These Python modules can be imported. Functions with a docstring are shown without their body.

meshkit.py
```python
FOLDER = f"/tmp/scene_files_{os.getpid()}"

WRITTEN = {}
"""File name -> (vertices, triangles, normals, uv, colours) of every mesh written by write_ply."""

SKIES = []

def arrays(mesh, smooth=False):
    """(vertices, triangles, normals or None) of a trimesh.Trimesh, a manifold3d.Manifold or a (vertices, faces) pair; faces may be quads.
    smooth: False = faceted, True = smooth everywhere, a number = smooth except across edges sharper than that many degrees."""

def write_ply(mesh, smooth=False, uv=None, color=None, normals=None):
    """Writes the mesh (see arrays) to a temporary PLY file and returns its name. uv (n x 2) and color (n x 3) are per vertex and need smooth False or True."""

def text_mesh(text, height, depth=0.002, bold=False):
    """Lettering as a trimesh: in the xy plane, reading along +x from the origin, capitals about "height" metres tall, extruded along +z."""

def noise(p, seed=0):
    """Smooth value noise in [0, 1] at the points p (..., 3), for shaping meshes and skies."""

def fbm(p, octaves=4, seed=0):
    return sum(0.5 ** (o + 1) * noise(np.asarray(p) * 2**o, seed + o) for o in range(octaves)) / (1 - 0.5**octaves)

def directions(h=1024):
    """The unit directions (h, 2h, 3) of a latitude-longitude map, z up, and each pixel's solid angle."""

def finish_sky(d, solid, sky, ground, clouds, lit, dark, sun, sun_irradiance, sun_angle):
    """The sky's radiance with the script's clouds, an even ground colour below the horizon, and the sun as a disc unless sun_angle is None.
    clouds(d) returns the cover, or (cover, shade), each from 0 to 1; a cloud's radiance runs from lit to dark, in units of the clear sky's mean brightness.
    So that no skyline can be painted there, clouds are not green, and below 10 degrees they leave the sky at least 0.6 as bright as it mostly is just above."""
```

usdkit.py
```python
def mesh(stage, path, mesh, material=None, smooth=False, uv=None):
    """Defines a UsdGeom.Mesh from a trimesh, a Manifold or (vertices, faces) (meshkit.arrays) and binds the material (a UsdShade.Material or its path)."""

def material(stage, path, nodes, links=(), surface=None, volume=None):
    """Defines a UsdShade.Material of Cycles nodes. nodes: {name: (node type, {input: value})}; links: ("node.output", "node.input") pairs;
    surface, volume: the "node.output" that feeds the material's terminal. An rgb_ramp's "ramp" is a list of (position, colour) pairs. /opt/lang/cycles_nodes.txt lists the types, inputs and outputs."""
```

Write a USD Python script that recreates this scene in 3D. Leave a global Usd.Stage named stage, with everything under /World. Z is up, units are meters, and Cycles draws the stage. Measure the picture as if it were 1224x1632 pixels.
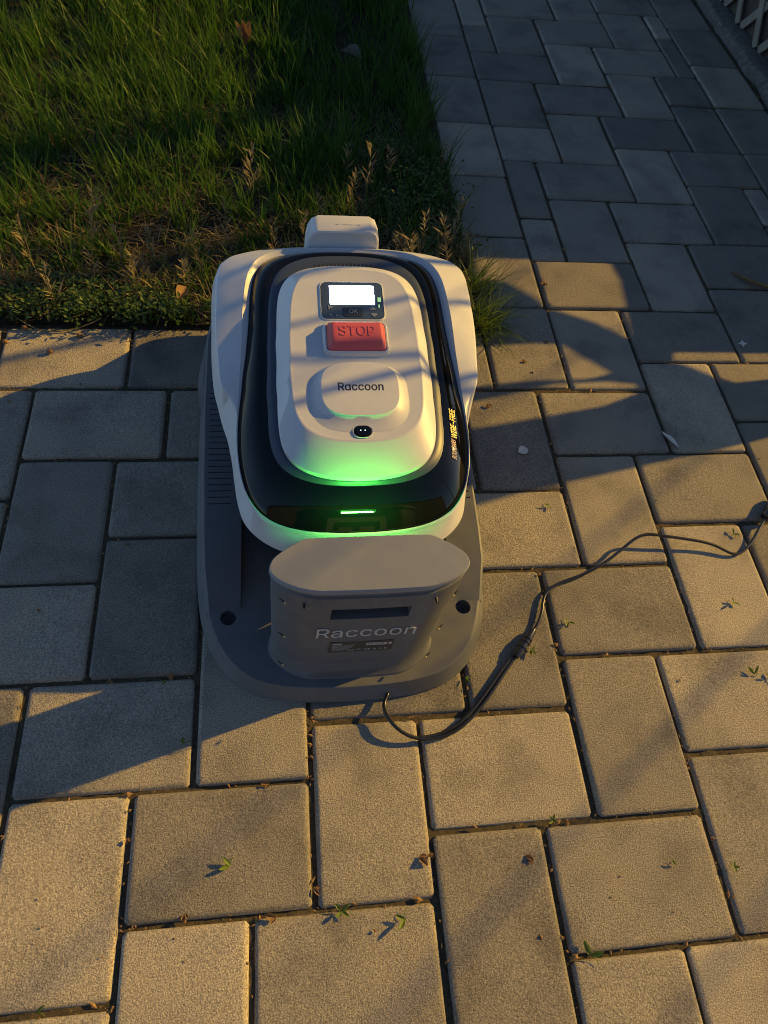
import math
import numpy as np
import trimesh
import manifold3d as m3
import meshkit
import usdkit
from pxr import Usd, UsdGeom, UsdLux, UsdShade, Gf, Sdf, Vt
from shapely.geometry import Polygon, box as sbox
from shapely.ops import unary_union

stage = Usd.Stage.CreateInMemory()
UsdGeom.SetStageUpAxis(stage, UsdGeom.Tokens.z)
UsdGeom.SetStageMetersPerUnit(stage, 1.0)
world = UsdGeom.Xform.Define(stage, '/World')
stage.SetDefaultPrim(world.GetPrim())
RNG = np.random.default_rng(7)

# ------------------------------------------------------------------ camera, sky, sun, exposure
cam = UsdGeom.Camera.Define(stage, '/World/camera')
CR = np.array([0.99066505, -0.08964361, 0.10269756])
CU = np.array([0.02117461, 0.84541327, 0.53369283])
CF = np.array([0.13466403, 0.52653625, -0.83941955])
CP = np.array([0.26789694, -0.07513359, 1.31316705])
cam.AddTransformOp().Set(Gf.Matrix4d(*CR, 0, *CU, 0, *(-CF), 0, *CP, 1))
cam.CreateHorizontalApertureAttr(36.0)
cam.CreateVerticalApertureAttr(48.0)
cam.CreateFocalLengthAttr(36.0 * 1143.917 / 1224.0)
cam.CreateClippingRangeAttr(Gf.Vec2f(0.05, 500))
cam.CreateFStopAttr(0.0)
cam.CreateExposureAttr(0.52)

SUN_EL = math.radians(23.0)
SXY = np.array([0.9497, 0.3134]); SXY /= np.linalg.norm(SXY)
SUN = np.array([*(SXY * math.cos(SUN_EL)), math.sin(SUN_EL)])
usdkit.material(stage, '/World/Looks/sky_look', {
    's': ('sky_texture', {'sky_type': 'single_scattering', 'sun_disc': False, 'sun_elevation': SUN_EL,
                          'sun_rotation': math.atan2(SXY[0], SXY[1]), 'air_density': 1.0, 'aerosol_density': 0.4, 'ozone_density': 3.0}),
    'b': ('background_shader', {'strength': 0.082})}, [('s.color', 'b.color')], surface='b.background')
sky = UsdLux.DomeLight.Define(stage, '/World/sky')
UsdShade.MaterialBindingAPI.Apply(sky.GetPrim()).Bind(UsdShade.Material.Get(stage, '/World/Looks/sky_look'))
sky.GetPrim().SetCustomDataByKey('kind', 'structure')
sun = UsdLux.DistantLight.Define(stage, '/World/sun')
sun.CreateIntensityAttr(1.25); sun.CreateAngleAttr(0.55); sun.CreateNormalizeAttr(True)
sun.CreateColorAttr(Gf.Vec3f(1.0, 0.595, 0.11))
_z = SUN; _x = np.cross([0, 0, 1.0], _z); _x /= np.linalg.norm(_x); _y = np.cross(_z, _x)
sun.AddTransformOp().Set(Gf.Matrix4d(*_x, 0, *_y, 0, *_z, 0, 0, 0, 5, 1))

# ------------------------------------------------------------------ helpers
USED = {}
def numbered(parent, name):
    k = (parent, name); i = USED.get(k, -1) + 1; USED[k] = i
    return f'{parent}/{name}' if i == 0 else f'{parent}/{name}_{i:03d}'
def tag(prim, label=None, cat=None, group=None, kind=None):
    p = prim.GetPrim() if hasattr(prim, 'GetPrim') else prim
    for k, v in (('label', label), ('category', cat), ('group', group), ('kind', kind)):
        if v: p.SetCustomDataByKey(k, v)
    return p
class Node:
    def __init__(self, path, o): self.path, self.o = path, np.asarray(o, float)
def thing(name, label=None, cat=None, loc=(0, 0, 0), group=None, kind=None):
    path = numbered('/World', name)
    x = UsdGeom.Xform.Define(stage, path); x.AddTranslateOp().Set(Gf.Vec3d(*map(float, loc)))
    tag(x, label, cat, group, kind)
    return Node(path, loc)
def tm(mesh):
    if isinstance(mesh, trimesh.Trimesh): return mesh
    if isinstance(mesh, (list,)): return trimesh.util.concatenate([tm(m) for m in mesh])
    v, f, _ = meshkit.arrays(mesh)
    return trimesh.Trimesh(v, f, process=False)
def part(parent, name, mesh, look, smooth=False, label=None):
    """mesh is in world coordinates; stored relative to the thing's own origin"""
    m = tm(mesh).copy(); m.apply_translation(-parent.o)
    path = numbered(parent.path, name)
    p = usdkit.mesh(stage, path, m, L[look], smooth=smooth)
    if label: tag(p, label)
    return Node(path, parent.o)
def single(name, mesh, look, label=None, cat=None, loc=(0, 0, 0), group=None, kind=None, smooth=False):
    path = numbered('/World', name)
    m = tm(mesh).copy(); m.apply_translation(-np.asarray(loc, float))
    p = usdkit.mesh(stage, path, m, L[look], smooth=smooth)
    UsdGeom.Xformable(p).AddTranslateOp().Set(Gf.Vec3d(*map(float, loc)))
    tag(p, label, cat, group, kind)
    return Node(path, loc)
def copy_of(node, name, loc, rz, scale, label, cat, group=None, tilt=0.0):
    path = numbered('/World', name)
    x = UsdGeom.Xform.Define(stage, path)
    x.AddTranslateOp().Set(Gf.Vec3d(*map(float, loc))); x.AddRotateZOp().Set(float(rz))
    if tilt: x.AddRotateXOp().Set(float(tilt))
    x.AddScaleOp().Set(Gf.Vec3f(scale, scale, scale))
    x.GetPrim().GetReferences().AddInternalReference(node.path)
    tag(x, label, cat, group)
    x.GetPrim().SetInstanceable(True)
    return path
def bx(x0, x1, y0, y1, z0, z1):
    b = trimesh.creation.box([x1 - x0, y1 - y0, z1 - z0]); b.apply_translation([(x0 + x1) / 2, (y0 + y1) / 2, (z0 + z1) / 2]); return b
def loft(rings, cap0=False, cap1=False):
    n = len(rings[0]); v = [np.asarray(r, float) for r in rings]; f = []
    for k in range(len(rings) - 1):
        a, b = k * n, (k + 1) * n
        for i in range(n):
            j = (i + 1) % n
            f += [[a + i, a + j, b + j], [a + i, b + j, b + i]]
    V = np.vstack(v)
    if cap0:
        V = np.vstack([V, v[0].mean(0)]); c = len(V) - 1
        f += [[c, (i + 1) % n, i] for i in range(n)]
    if cap1:
        V = np.vstack([V, v[-1].mean(0)]); c = len(V) - 1; a = (len(rings) - 1) * n
        f += [[c, a + i, a + (i + 1) % n] for i in range(n)]
    return trimesh.Trimesh(V, f, process=False)
def man(t):
    return m3.Manifold(m3.Mesh(np.asarray(t.vertices, np.float32), np.asarray(t.faces, np.uint32)))
def cylinder(p0, p1, r, n=16, r1=None):
    p0, p1 = np.asarray(p0, float), np.asarray(p1, float); d = p1 - p0; d /= np.linalg.norm(d)
    a = np.cross(d, [0, 0, 1.0]); a = np.array([1.0, 0, 0]) if np.linalg.norm(a) < 1e-6 else a / np.linalg.norm(a); b = np.cross(d, a)
    t = np.linspace(0, 2 * np.pi, n, endpoint=False); r1 = r if r1 is None else r1
    c = np.outer(np.cos(t), a) + np.outer(np.sin(t), b)
    return loft([p0 + c * r, p1 + c * r1], True, True)
def tube(pts, r, n=8, sub=6):
    from scipy.interpolate import CubicSpline
    P = np.asarray(pts, float); s = np.r_[0, np.cumsum(np.linalg.norm(np.diff(P, axis=0), axis=1))]
    t = np.linspace(0, s[-1], (len(P) - 1) * sub + 1); Q = CubicSpline(s, P)(t) if len(P) > 2 else np.c_[[np.interp(t, s, P[:, k]) for k in range(3)]].T
    T = np.gradient(Q, axis=0); T /= np.linalg.norm(T, axis=1)[:, None]
    N = np.cross(T, [0, 0, 1.0]); N /= np.maximum(np.linalg.norm(N, axis=1)[:, None], 1e-9); B = np.cross(N, T)
    a = np.linspace(0, 2 * np.pi, n, endpoint=False); R = np.broadcast_to(np.asarray(r, float), (len(Q),)) if np.ndim(r) == 0 else np.interp(t, s, r)
    return loft([Q[i] + R[i] * (np.outer(np.cos(a), N[i]) + np.outer(np.sin(a), B[i])) for i in range(len(Q))], True, True)
def rrect(cx, cy, hw, hh, r, n=6, top_r=None):
    """rounded rectangle outline, counter-clockwise"""
    out = []
    for k, (sx, sy) in enumerate(((1, 1), (-1, 1), (-1, -1), (1, -1))):
        rr = (top_r if top_r is not None and sy > 0 else r)
        for t in np.linspace(k * np.pi / 2, (k + 1) * np.pi / 2, n):
            out.append((cx + sx * (hw - rr) + rr * math.cos(t), cy + sy * (hh - rr) + rr * math.sin(t)))
    return np.array(out)
def superell(cx, cy, hw, hh, p=3.2, n=56):
    t = np.linspace(0, 2 * np.pi, n, endpoint=False); c, s = np.cos(t), np.sin(t)
    return np.c_[cx + hw * np.sign(c) * np.abs(c) ** (2 / p), cy + hh * np.sign(s) * np.abs(s) ** (2 / p)]
def text(s, width, height, depth, bold=False, shear=0.0, around='left'):
    t = meshkit.text_mesh(s, 0.1, 0.1, bold); v = t.vertices
    v[:, 0] -= v[:, 0].min(); w = v[:, 0].max()
    v[:, 0] *= width / w; v[:, 1] *= height / 0.1; v[:, 2] *= depth / 0.1; v[:, 0] += shear * v[:, 1]
    return t

# ------------------------------------------------------------------ materials
L = {}
def look(name, nodes, links, surface='p.BSDF', volume=None):
    L[name] = usdkit.material(stage, '/World/Looks/' + name, nodes, links, surface=surface, volume=volume)
def plastic(name, col, rough=0.4, spec=0.5, grain=0.0, scale=900, coat=0.0, dirt=0.0):
    n = {'p': ('principled_bsdf', {'base_color': col, 'roughness': rough, 'specular_ior_level': spec, 'coat_weight': coat, 'coat_roughness': 0.03}),
         'g': ('geometry', {})}
    l = []
    if grain:
        n['n'] = ('noise_texture', {'scale': scale, 'detail': 2.0}); n['b'] = ('bump', {'strength': grain, 'distance': 0.0006})
        l += [('g.position', 'n.vector'), ('n.fac', 'b.height'), ('b.normal', 'p.normal')]
    if dirt:
        n['d'] = ('noise_texture', {'scale': 14.0, 'detail': 6.0, 'roughness': 0.65})
        n['r'] = ('rgb_ramp', {'ramp': [(0.42, tuple(c * (1 - dirt) for c in col)), (0.62, col)]})
        n['d2'] = ('noise_texture', {'scale': 30.0, 'detail': 5.0}); n['mr'] = ('map_range', {'from_min': 0.35, 'from_max': 0.7, 'to_min': rough * 0.85, 'to_max': min(1.0, rough * 1.25)})
        l += [('g.position', 'd.vector'), ('d.fac', 'r.fac'), ('r.color', 'p.base_color'), ('g.position', 'd2.vector'), ('d2.fac', 'mr.value'), ('mr.result', 'p.roughness')]
    look(name, n, l)
plastic('white_plastic', (0.54, 0.555, 0.58), 0.34, dirt=0.05)
plastic('white_satin', (0.52, 0.535, 0.56), 0.42, grain=0.05, dirt=0.04)
plastic('ring_plastic', (0.034, 0.048, 0.080), 0.45)
plastic('bezel_gloss', (0.003, 0.0033, 0.004), 0.035, spec=0.34)
plastic('chassis_plastic', (0.018, 0.019, 0.021), 0.5, grain=0.1)
plastic('dock_plastic', (0.100, 0.106, 0.116), 0.48, grain=0.16, scale=1400, dirt=0.12)
plastic('dock_cap_plastic', (0.195, 0.212, 0.245), 0.5, grain=0.16, scale=1400, dirt=0.06)
plastic('dark_recess', (0.012, 0.012, 0.014), 0.6)
plastic('red_rubber', (0.56, 0.095, 0.11), 0.45, grain=0.05, dirt=0.06)
plastic('navy_print', (0.012, 0.016, 0.035), 0.5)
plastic('grey_print', (0.42, 0.42, 0.42), 0.5)
plastic('yellow_print', (0.75, 0.68, 0.16), 0.5)
plastic('pink_print', (0.62, 0.46, 0.38), 0.5)
plastic('panel_glass_bloom', (0.040, 0.062, 0.10), 0.2, coat=0.6)  # bluish lift in this colour stands in for the screen bloom
plastic('key_print', (0.16, 0.20, 0.26), 0.5)
plastic('key_face', (0.022, 0.030, 0.044), 0.3)
plastic('label_print', (0.030, 0.030, 0.030), 0.35)
plastic('cable_rubber', (0.010, 0.010, 0.010), 0.28, coat=0.3)
plastic('tyre_rubber', (0.02, 0.02, 0.02), 0.8, grain=0.3, scale=300)
plastic('brass', (0.55, 0.40, 0.16), 0.3)
plastic('painted_slat', (0.20, 0.185, 0.155), 0.6, grain=0.2, scale=160, dirt=0.3)
plastic('dark_wood', (0.05, 0.04, 0.032), 0.8, grain=0.4, scale=90, dirt=0.3)
plastic('petal_white', (0.62, 0.60, 0.55), 0.6)
plastic('dull_paper', (0.11, 0.105, 0.105), 0.8)
plastic('metal_leaf', (0.7, 0.7, 0.7), 0.3)
def emit(name, col, s):
    look(name, {'e': ('emission', {'color': col, 'strength': s})}, [], surface='e.emission')
emit('screen_glow', (0.86, 0.95, 1.0), 9.0)
emit('icon_glow', (0.55, 1.0, 0.45), 0.5)
emit('sensor_glow', (0.6, 0.9, 1.0), 1.2)
emit('green_led', (0.10, 1.0, 0.08), 600.0)

# pavers: concrete with fine aggregate, each block a little different
look('paver_concrete', {
    'p': ('principled_bsdf', {'roughness': 0.88, 'specular_ior_level': 0.3}),
    'g': ('geometry', {}), 'o': ('object_info', {}),
    'tone': ('rgb_ramp', {'ramp': [(0.0, (0.175, 0.163, 0.143)), (0.5, (0.255, 0.234, 0.196)), (1.0, (0.34, 0.308, 0.25))]}),
    'big': ('noise_texture', {'scale': 7.0, 'detail': 5.0, 'roughness': 0.6}),
    'bigr': ('rgb_ramp', {'ramp': [(0.28, (0.62, 0.62, 0.65)), (0.5, (1.0, 1.0, 1.0)), (0.72, (1.18, 1.15, 1.08))]}),
    'fine': ('noise_texture', {'scale': 420.0, 'detail': 3.0, 'roughness': 0.7}),
    'finer': ('rgb_ramp', {'ramp': [(0.30, (0.42, 0.41, 0.40)), (0.5, (1.0, 1.0, 1.0)), (0.68, (1.75, 1.72, 1.62))]}),
    'spk': ('voronoi_texture', {'scale': 95.0}),
    'spkr': ('rgb_ramp', {'ramp': [(0.0, (1.9, 1.85, 1.75)), (0.09, (1.0, 1.0, 1.0)), (1.0, (1.0, 1.0, 1.0))]}),
    'm1': ('mix_color', {'blend_type': 'multiply', 'fac': 1.0, 'use_clamp': False}),
    'm2': ('mix_color', {'blend_type': 'multiply', 'fac': 1.0, 'use_clamp': False}),
    'm3': ('mix_color', {'blend_type': 'multiply', 'fac': 0.6, 'use_clamp': False}),
    'mid': ('noise_texture', {'scale': 150.0, 'detail': 2.0}),
    'b1': ('bump', {'strength': 0.8, 'distance': 0.003}), 'b2': ('bump', {'strength': 0.35, 'distance': 0.004}),
}, [('o.random', 'tone.fac'), ('g.position', 'big.vector'), ('big.fac', 'bigr.fac'), ('g.position', 'fine.vector'), ('fine.fac', 'finer.fac'),
    ('g.position', 'spk.vector'), ('spk.distance', 'spkr.fac'), ('tone.color', 'm1.a'), ('bigr.color', 'm1.b'), ('m1.result', 'm2.a'), ('finer.color', 'm2.b'),
    ('m2.result', 'm3.a'), ('spkr.color', 'm3.b'), ('m3.result', 'p.base_color'), ('g.position', 'mid.vector'), ('mid.fac', 'b2.height'), ('b2.normal', 'b1.normal'),
    ('fine.fac', 'b1.height'), ('b1.normal', 'p.normal')])
def earth(name, c0, c1, scale=60.0, bump=0.6, dist=0.006):
    look(name, {'p': ('principled_bsdf', {'roughness': 0.95, 'specular_ior_level': 0.2}), 'g': ('geometry', {}),
                'n': ('noise_texture', {'scale': scale, 'detail': 8.0, 'roughness': 0.7}), 'r': ('rgb_ramp', {'ramp': [(0.3, c0), (0.7, c1)]}),
                'b': ('bump', {'strength': bump, 'distance': dist})},
         [('g.position', 'n.vector'), ('n.fac', 'r.fac'), ('r.color', 'p.base_color'), ('n.fac', 'b.height'), ('b.normal', 'p.normal')])
earth('joint_sand', (0.030, 0.030, 0.016), (0.12, 0.092, 0.06), 120.0)
earth('soil', (0.012, 0.010, 0.007), (0.05, 0.04, 0.026), 50.0)
earth('kerb_concrete', (0.06, 0.057, 0.053), (0.17, 0.16, 0.15), 40.0, 0.8, 0.01)
earth('wall_render', (0.20, 0.18, 0.16), (0.27, 0.25, 0.22), 30.0)
def leafy(name, stops, trans=0.35, rough=0.5, per='island'):
    look(name, {'g': ('geometry', {}), 'o': ('object_info', {}), 'r': ('rgb_ramp', {'ramp': stops}),
                'n': ('noise_texture', {'scale': 6.0, 'detail': 3.0}),
                'a': ('math', {'math_type': 'multiply_add', 'value2': 0.55, 'value3': 0.0}), 'a2': ('math', {'math_type': 'multiply_add', 'value2': 0.55}),
                'p': ('principled_bsdf', {'roughness': rough, 'specular_ior_level': 0.35}), 't': ('translucent_bsdf', {}),
                'm': ('mix_closure', {'fac': trans})},
         [('g.position', 'n.vector'), (('g.random_per_island' if per == 'island' else 'o.random'), 'a.value1'), ('n.fac', 'a2.value1'), ('a.value', 'a2.value3'), ('a2.value', 'r.fac'),
          ('r.color', 'p.base_color'), ('r.color', 't.color'), ('p.BSDF', 'm.closure1'), ('t.BSDF', 'm.closure2')], surface='m.closure')
leafy('grass_blade', [(0.1, (0.036, 0.095, 0.012)), (0.5, (0.078, 0.175, 0.020)), (0.85, (0.14, 0.235, 0.034)), (1.0, (0.28, 0.26, 0.10))], 0.5)
leafy('tuft_blade', [(0.1, (0.065, 0.115, 0.018)), (0.6, (0.12, 0.175, 0.03)), (1.0, (0.22, 0.22, 0.06))], 0.45)
leafy('cover_leaf', [(0.1, (0.050, 0.095, 0.018)), (0.6, (0.10, 0.165, 0.032)), (1.0, (0.19, 0.20, 0.055))])
leafy('dry_stem', [(0.1, (0.19, 0.15, 0.072)), (0.6, (0.34, 0.27, 0.135)), (1.0, (0.46, 0.38, 0.20))], 0.25, 0.7)
leafy('dry_leaf', [(0.0, (0.18, 0.09, 0.04)), (0.5, (0.32, 0.20, 0.09)), (1.0, (0.44, 0.33, 0.18))], 0.2, 0.7)
leafy('sprig_leaf', [(0.0, (0.10, 0.16, 0.022)), (0.5, (0.16, 0.22, 0.035)), (1.0, (0.24, 0.26, 0.06))], 0.3, 0.45)

# ------------------------------------------------------------------ ground, paving, kerb
def sheet(x0, x1, y0, y1, z, nx=2, ny=2, amp=0.0, sc=3.0):
    X, Y = np.meshgrid(np.linspace(x0, x1, nx), np.linspace(y0, y1, ny)); P = np.c_[X.ravel(), Y.ravel(), np.full(X.size, z)]
    if amp: P[:, 2] += amp * (meshkit.fbm(P * sc, 4, 3) - 0.5)
    i = np.arange(nx * ny).reshape(ny, nx); a, b, c, d = i[:-1, :-1].ravel(), i[:-1, 1:].ravel(), i[1:, 1:].ravel(), i[1:, :-1].ravel()
    return trimesh.Trimesh(P, np.vstack([np.c_[a, b, c], np.c_[a, c, d]]), process=False)
single('ground', sheet(-150, 150, -150, 150, -0.06), 'soil', kind='structure')
single('lawn_soil', sheet(-2.6, 0.786, 1.312, 6.0, 0.004, 90, 120, 0.03, 6.0), 'soil', kind='structure', smooth=True)
pavement = thing('pavement', kind='structure')
part(pavement, 'joint_sand', sheet(-1.2, 2.14, -1.2, 6.0, -0.0082, 240, 480, 0.012, 40.0), 'joint_sand', smooth=True)

H_ = 0.1
def paver_mesh(u0, u1, v0, v1, rng):
    g = 0.0042
    x0, x1, y0, y1 = u0 * H_ + g, u1 * H_ - g, v0 * H_ + g, v1 * H_ - g
    j = rng.normal(0, 0.0009, 4); x0 += j[0]; x1 += j[1]; y0 += j[2]; y1 += j[3]
    tilt = rng.normal(0, 0.0035, 2); dz = rng.normal(0, 0.0011); cx, cy = (x0 + x1) / 2, (y0 + y1) / 2
    def ring(ins, z, nz=0.0):
        c = 0.006
        X0, X1, Y0, Y1 = x0 + ins, x1 - ins, y0 + ins, y1 - ins
        m, k = (Y0 + Y1) / 2, (X0 + X1) / 2
        p = np.array([[X0 + c, Y0], [k, Y0], [X1 - c, Y0], [X1, Y0 + c], [X1, m], [X1, Y1 - c], [X1 - c, Y1], [k, Y1], [X0 + c, Y1], [X0, Y1 - c], [X0, m], [X0, Y0 + c]])
        p += rng.normal(0, 0.0006, p.shape) if ins > 0 else 0
        zz = z + dz + tilt[0] * (p[:, 0] - cx) + tilt[1] * (p[:, 1] - cy) + (rng.normal(0, nz, len(p)) if nz else 0)
        return np.c_[p, zz]
    return loft([ring(0, -0.05), ring(0, -0.0065), ring(0.0022, -0.0026), ring(0.0062, -0.0003, 0.0002), ring(0.012, 0.0)], False, True)
def paver(u0, u1, v0, v1):
    part(pavement, 'paver', paver_mesh(u0, u1, v0, v1, RNG), 'paver_concrete', smooth=32)
JOINTS = []
def inview(u0, u1, v0, v1):
    for u in (u0, u1):
        for v in (v0, v1):
            d = np.array([u * H_, v * H_, 0]) - CP; z = d @ CF
            if z > 0.1 and abs(d @ CR / z) < 0.535 * 1.13 and abs(d @ CU / z) < 0.713 * 1.13: return True
    return False
UB, UR, VB = 9.9, 18.8, 11.05
tiles = []
for a in range(-14, 16):
    for b in range(-6, 16):
        ou, ov = 2 * a + 3 * b, -2 * a + 3 * b
        tiles += [(ou, ou + 3, ov, ov + 2), (ou + 3, ou + 5, ov, ov + 3)]
for (u0, u1, v0, v1) in tiles:
    u1 = min(u1, UR)
    if u1 - u0 < 0.3 or v1 < -8 or v0 > 40 or u0 < -12: continue
    if v0 >= 10.9 or (v1 > 11 and u0 >= 9.9):
        if u1 <= 10: continue
        u0 = UB if u0 < 10.2 else u0
        if u1 - u0 < 0.3: continue
    elif v1 > 11:
        if u1 > 10.5 and v0 < 11: pass
        v1 = VB
        if v1 - v0 < 0.3: continue
    if not inview(u0, u1, v0, v1): continue
    v1b = VB if (v1 == 11 and u1 <= 10) else v1
    tiles_ok = True
    paver(u0, u1, v0, v1b); JOINTS.append((u0, u1, v0, v1b))
for k in range(-4, 4):                                       # header row along the lawn's front edge
    u0, u1 = 3 * k + 2.0, min(3 * k + 5.0, 7.92)
    if u1 - u0 > 0.4 and inview(u0, u1, VB, 13.05): paver(u0, u1, VB, 13.05); JOINTS.append((u0, u1, VB, 13.05))
for k in range(0, 10):                                      # edging column along the lawn's side
    v0, v1 = 11.02 + 3.01 * k, 11.02 + 3.01 * (k + 1)
    if inview(7.92, UB, v0, v1): paver(7.92, UB, max(v0, VB), v1); JOINTS.append((7.92, UB, v0, v1))
for k in range(-2, 11):                                     # edging column along the lattice
    v0, v1 = 10.05 + 3.0 * k, 13.05 + 3.0 * k
    if inview(UR, 20.95, v0, v1): paver(UR, 20.95, v0, v1); JOINTS.append((UR, 20.95, v0, v1))

# kerb under the lattice: rough concrete
ys = np.linspace(0.6, 6.0, 180)
def kerb_ring(y):
    q = np.array([[2.12, -0.05], [2.112, 0.012], [2.128, 0.03], [2.165, 0.034], [2.27, 0.034], [2.27, -0.05]])
    n = meshkit.fbm(np.c_[np.arange(6) * 3.1, np.full(6, y * 9), np.zeros(6)], 3, 5) - 0.5; n2 = meshkit.fbm(np.c_[np.arange(6) * 3.1, np.full(6, y * 9), np.full(6, 9.0)], 3, 6) - 0.5
    q = q + np.c_[n * 0.045, n2 * 0.02] * np.array([1, 1, 1, .5, 0, 0])[:, None]
    return np.c_[q[:, 0], np.full(6, y), q[:, 1]]
single('kerb', loft([kerb_ring(y)[::-1] for y in ys], True, True), 'kerb_concrete', kind='structure', smooth=30)

# ------------------------------------------------------------------ deck with lattice skirt; unseen screen, trellis and house, placed for their shade
lat = thing('lattice_panel', 'pale criss-cross lattice skirt standing on the rough concrete kerb', 'lattice', (2.19, 3.1, 0.03))
def slat(ya, za, yb, zb, x, w=0.034, t=0.007):
    a, b = np.array([ya, za]), np.array([yb, zb]); d = (b - a) / np.linalg.norm(b - a); n = np.array([-d[1], d[0]]) * w / 2
    q = [a - n, b - n, b + n, a + n]; rings = []
    for xx, s in ((x, 0.86), (x + 0.0012, 1), (x + t, 1)):
        c = (a + b) / 2
        rings.append(np.array([[xx, *(c + np.array([(p - c) @ d, (p - c) @ (n / np.linalg.norm(n)) * s]) @ np.array([d, n / np.linalg.norm(n)]))] for p in q]))
    return loft(rings, True, True)
Z0, Z1 = 0.035, 0.46
for k in range(-4, 19):
    y0 = 2.303 + 0.199 * k
    def clip(ya, yb):
        return ya, Z0, yb, Z1
    if 1.9 < y0 < 5.6: part(lat, 'slat', slat(y0, Z0, y0 + 0.32, Z1, 2.174), 'painted_slat')
    y2 = 2.28 + 0.199 * k
    if 1.9 < y2 - 0.39 < 5.6: part(lat, 'slat', slat(y2, Z0, y2 - 0.39, Z1, 2.182), 'painted_slat')
deck = thing('wooden_deck', 'low wooden deck above the lattice skirt', 'deck', (3.6, 4.0, 0))
part(deck, 'joist_frame', [bx(2.2, 2.24, 2.5, 6.2, 0.0, 0.47), bx(2.2, 5.2, 2.46, 2.5, 0.0, 0.47), bx(5.2, 5.24, 2.5, 6.2, 0.0, 0.47)], 'dark_wood')
for k in range(22):
    part(deck, 'deck_board', bx(2.16 + 0.14 * k, 2.16 + 0.14 * k + 0.134, 2.44, 6.2, 0.475, 0.5), 'dark_wood')
part(deck, 'parapet', bx(2.27, 2.31, 2.46, 6.2, 0.505, 0.98), 'dark_wood')  # out of view; height set to shade the right part of the lawn

part(deck, 'porch_roof', bx(2.0, 4.55, 2.5, 7.2, 2.55, 2.68), 'dark_wood')  # roof and posts out of view, placed to darken the upper right paving
for yy in (3.5, 5.2): part(deck, 'porch_post', bx(4.40, 4.50, yy, yy + .1, .5, 2.55), 'dark_wood')
part(deck, 'porch_post', bx(2.27, 2.37, 5.2, 5.3, .98, 2.55), 'dark_wood')
def toplane(P, X):     # ground point -> where its sun ray meets the plane x = X
    P = np.asarray(P, float); t = (X - P[:, 0]) / SUN[0]
    return np.c_[P[:, 1] + t * SUN[1], t * SUN[2]]
XS = 2.33
E = [(1.90, 1.060), (1.472, 0.951), (1.378, 0.925), (1.215, 0.888), (1.1, 0.864), (0.917, 0.824), (0.797, 0.798), (0.60, 0.74), (0.40, 0.69)]
L2 = [(0.62, 1.045), (0.706, 1.063), (0.806, 1.088), (0.927, 1.121), (1.08, 1.131), (1.163, 1.122), (1.172, 1.095), (1.06, 1.049), (0.904, 1.017), (0.693, 0.977), (0.62, 0.955)]
T1 = [(0.72, 1.245), (0.808, 1.252), (0.902, 1.262), (0.997, 1.259), (1.11, 1.159), (1.049, 1.141), (0.877, 1.132), (0.784, 1.118), (0.70, 1.10)]
PA = [(0.80, 1.601), (1.219, 1.599), (1.228, 1.512), (1.205, 1.309), (1.189, 1.273), (1.1, 1.343), (0.983, 1.397), (0.935, 1.451), (0.881, 1.501), (0.80, 1.51)]
PB = [(1.284, 1.233), (1.70, 1.240), (1.70, 1.15), (1.548, 1.139), (1.426, 1.123), (1.364, 1.15), (1.276, 1.205)]
TOP = 0.86
e2 = toplane(E, XS)
outline = Polygon([(2.47, 0.0), *[tuple(p) for p in [(toplane([(2.33, 1.17)], XS)[0][0], 0.0)]], *[tuple(p) for p in e2 if p[1] < TOP], (e2[-1][0], TOP), (2.47, TOP)]).buffer(0)
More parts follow.
